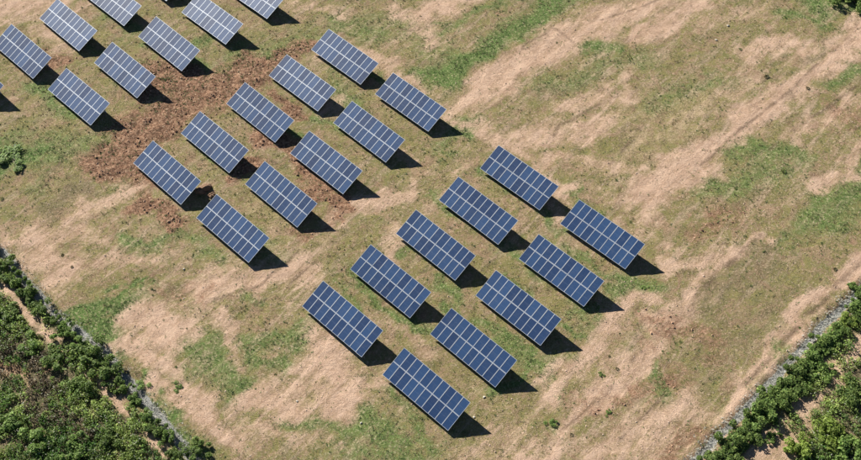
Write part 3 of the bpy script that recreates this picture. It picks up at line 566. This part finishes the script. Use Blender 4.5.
blades('grass_tussocks', xx, yy, height(xx, yy), g, 12, .17, .045, pick((.110, .145, .048), (.36, .30, .15), tt), 'small green and straw tussocks dotted over the field', 'grass')
x, y, g = scatter(230000, LO, HI, 22); c_ = cover(x, y)
pd = (.5 + .4 * c_['Y']) * (1 - .93 * c_['S']) * (1 - .8 * c_['R']) * sstep(.42, .62, fbm(x, y, 1.0, 95)); keep = (g.random(len(x)) < pd) & (c_['ditch'] > .6) & (c_['scrub'] < .5)
xx, yy = x[keep], y[keep]
blades('dry_grass', xx, yy, height(xx, yy), g, 3, .15, .028, pick((.13, .125, .045), (.42, .32, .19), np.clip(sstep(.38, .62, fbm(xx, yy, 1.8, 121)) + .25 * g.normal(size=len(xx)), 0, 1)), 'short dry straw-coloured grass over most of the field', 'grass')
# clods and crumbs
def crumbs(name, x, y, z, size, cols, rg, label, cat):
    n = len(x); o8 = np.array([(1, 0, 0), (0, 1, 0), (-1, 0, 0), (0, -1, 0), (0, 0, 1), (0, 0, -.5)], float)
    F = np.array([(0, 1, 4), (1, 2, 4), (2, 3, 4), (3, 0, 4), (1, 0, 5), (2, 1, 5), (3, 2, 5), (0, 3, 5)])
    v = o8[None] * rg.uniform(.55, 1.2, (n, 6, 1)) * size[:, None, None]; th = rg.uniform(0, 6.283, n); cx, sx_ = np.cos(th)[:, None], np.sin(th)[:, None]
    vx = v[..., 0] * cx - v[..., 1] * sx_; vy = v[..., 0] * sx_ + v[..., 1] * cx; v = np.stack([vx + x[:, None], vy + y[:, None], v[..., 2] * .7 + z[:, None]], 2).reshape(-1, 3)
    f = (F[None] + (np.arange(n) * 6)[:, None, None]).reshape(-1, 3)
    o = link(name, mesh_np(name, v, f, {'tint': np.repeat(cols, 6, 0)}, M_clod)); tag(o, label, cat, kind='stuff'); return o
x, y, g = scatter(120000, LO, HI, 23); c_ = cover(x, y)
keep = g.random(len(x)) < (c_['R'] * .55 * sstep(.35, .6, fbm(x, y, 1.4, 97)) + c_['S'] * .035 + .012)
keep &= (c_['ditch'] > .6); xx, yy = x[keep], y[keep]; rr = c_['R'][keep]
cc = pick((.36, .25, .18), (.52, .40, .30), g.random(len(xx))); cd = pick((.11, .055, .032), (.44, .28, .18), g.random(len(xx))); cc = np.where((rr > .3)[:, None], cd, cc)
crumbs('soil_clods', xx, yy, height(xx, yy), (.05 + .13 * g.random(len(xx)) ** 2) * np.where(rr > .3, 1.3, .8), cc, g, 'loose clods of dug red-brown and pale soil', 'soil')
# gravel and dead twigs in the ditches
def along(pts, n, spread, rg, off=0.0):
    P_ = np.array(pts); seg = np.linalg.norm(np.diff(P_, axis=0), axis=1); cum = np.concatenate([[0], np.cumsum(seg)]); t = rg.uniform(0, cum[-1], n)
    i = np.clip(np.searchsorted(cum, t) - 1, 0, len(seg) - 1); f = (t - cum[i]) / seg[i]; p = P_[i] + (P_[i + 1] - P_[i]) * f[:, None]
    d = (P_[i + 1] - P_[i]) / seg[i][:, None]; nrm = np.stack([-d[:, 1], d[:, 0]], 1); return p + nrm * (off + rg.normal(size=n) * spread)[:, None]
g = np.random.default_rng(24); p = np.concatenate([along(DITCH_LEFT, 2200, .28, g), along(DITCH_RIGHT, 2200, .26, g)]); xx, yy = p.T
t = g.random(len(xx)); crumbs('ditch_gravel', xx, yy, height(xx, yy), .03 + .07 * t ** 3, pick((.28, .285, .27), (.44, .445, .43), g.random(len(xx))), g, 'grey stones lining the narrow ditches', 'gravel')
p = np.concatenate([along(DITCH_LEFT, 1300, .5, g), along(DITCH_RIGHT, 1500, .5, g)]); xx, yy = p.T
blades('dead_brush', xx, yy, height(xx, yy) + .05, g, 4, .32, .025, pick((.34, .34, .28), (.52, .52, .46), g.random(len(xx))), 'dead grey twigs and stalks along the ditches', 'dead brush')
# leafy scrub
def scrub(name, n, poly, seed, label, dens, lush=0.0):
    P_ = np.array(poly); g = np.random.default_rng(seed); lo = np.maximum(P_.min(0), (-78, 32)); hi = np.minimum(P_.max(0), (76, 84))
    x = g.uniform(lo[0], hi[0], n); y = g.uniform(lo[1], hi[1], n); c_ = cover(x, y)
    k = inpoly(x, y, poly) & (c_['ditch'] > .7) & (c_['path'] > .6) & (g.random(n) < dens * (1 - np.clip(c_['S'] * 1.15, 0, .985)) * (1 - .6 * c_['R']) * (.35 + .65 * sstep(.33, .5, fbm(x, y, 2.4, 99))))
    x, y = x[k], y[k]; rr = c_['R'][k]; m_ = len(x); z = height(x, y); r = g.uniform(.28, .75, m_); h = g.uniform(.3, .95, m_); L = 44
    L = 30; d = g.normal(size=(m_ * L, 3)); d /= np.linalg.norm(d, axis=1, keepdims=True); d[:, 2] = np.abs(d[:, 2]); rep = lambda a: np.repeat(a, L, 0)
    rad = g.uniform(.3, 1.1, m_ * L) ** .6
    c0 = np.stack([rep(x) + d[:, 0] * rep(r) * rad, rep(y) + d[:, 1] * rep(r) * rad, rep(z) + .04 + d[:, 2] * rep(h) * rad], 1)
    v, f = quads(c0, d + g.normal(size=d.shape) * .6, g.uniform(.06, .15, m_ * L), .55, g)
    kind = fbm(x, y, 5, 111) + g.normal(size=m_) * .10
    A = pick((.090, .180, .042), (.340, .440, .125), np.clip((kind + lush - .32) / .36, 0, 1)); dry = (rr > .25) & (g.random(m_) < .6); A[dry] = pick((.12, .095, .06), (.24, .19, .13), g.random(int(dry.sum())))
    A = A * (1 + .25 * g.normal(size=(m_, 1))); cc = rep(A) * (1 + .28 * g.normal(size=(m_ * L, 1)))
    gr = g.random(m_ * L) < .08; cc[gr] = (.46, .47, .36)
    o = link(name, mesh_np(name, v, f, {'tint': np.repeat(np.clip(cc, .01, .6), 4, 0)}, M_leaf)); tag(o, label, 'scrub', kind='stuff')
scrub('scrub_growth', 17000, SCRUB_LEFT, 25, 'tangled low green scrub beyond the left ditch', 1.0)
scrub('scrub_growth', 12000, SCRUB_RIGHT, 26, 'low green scrub on pink soil beyond the right ditch', .85, .12)
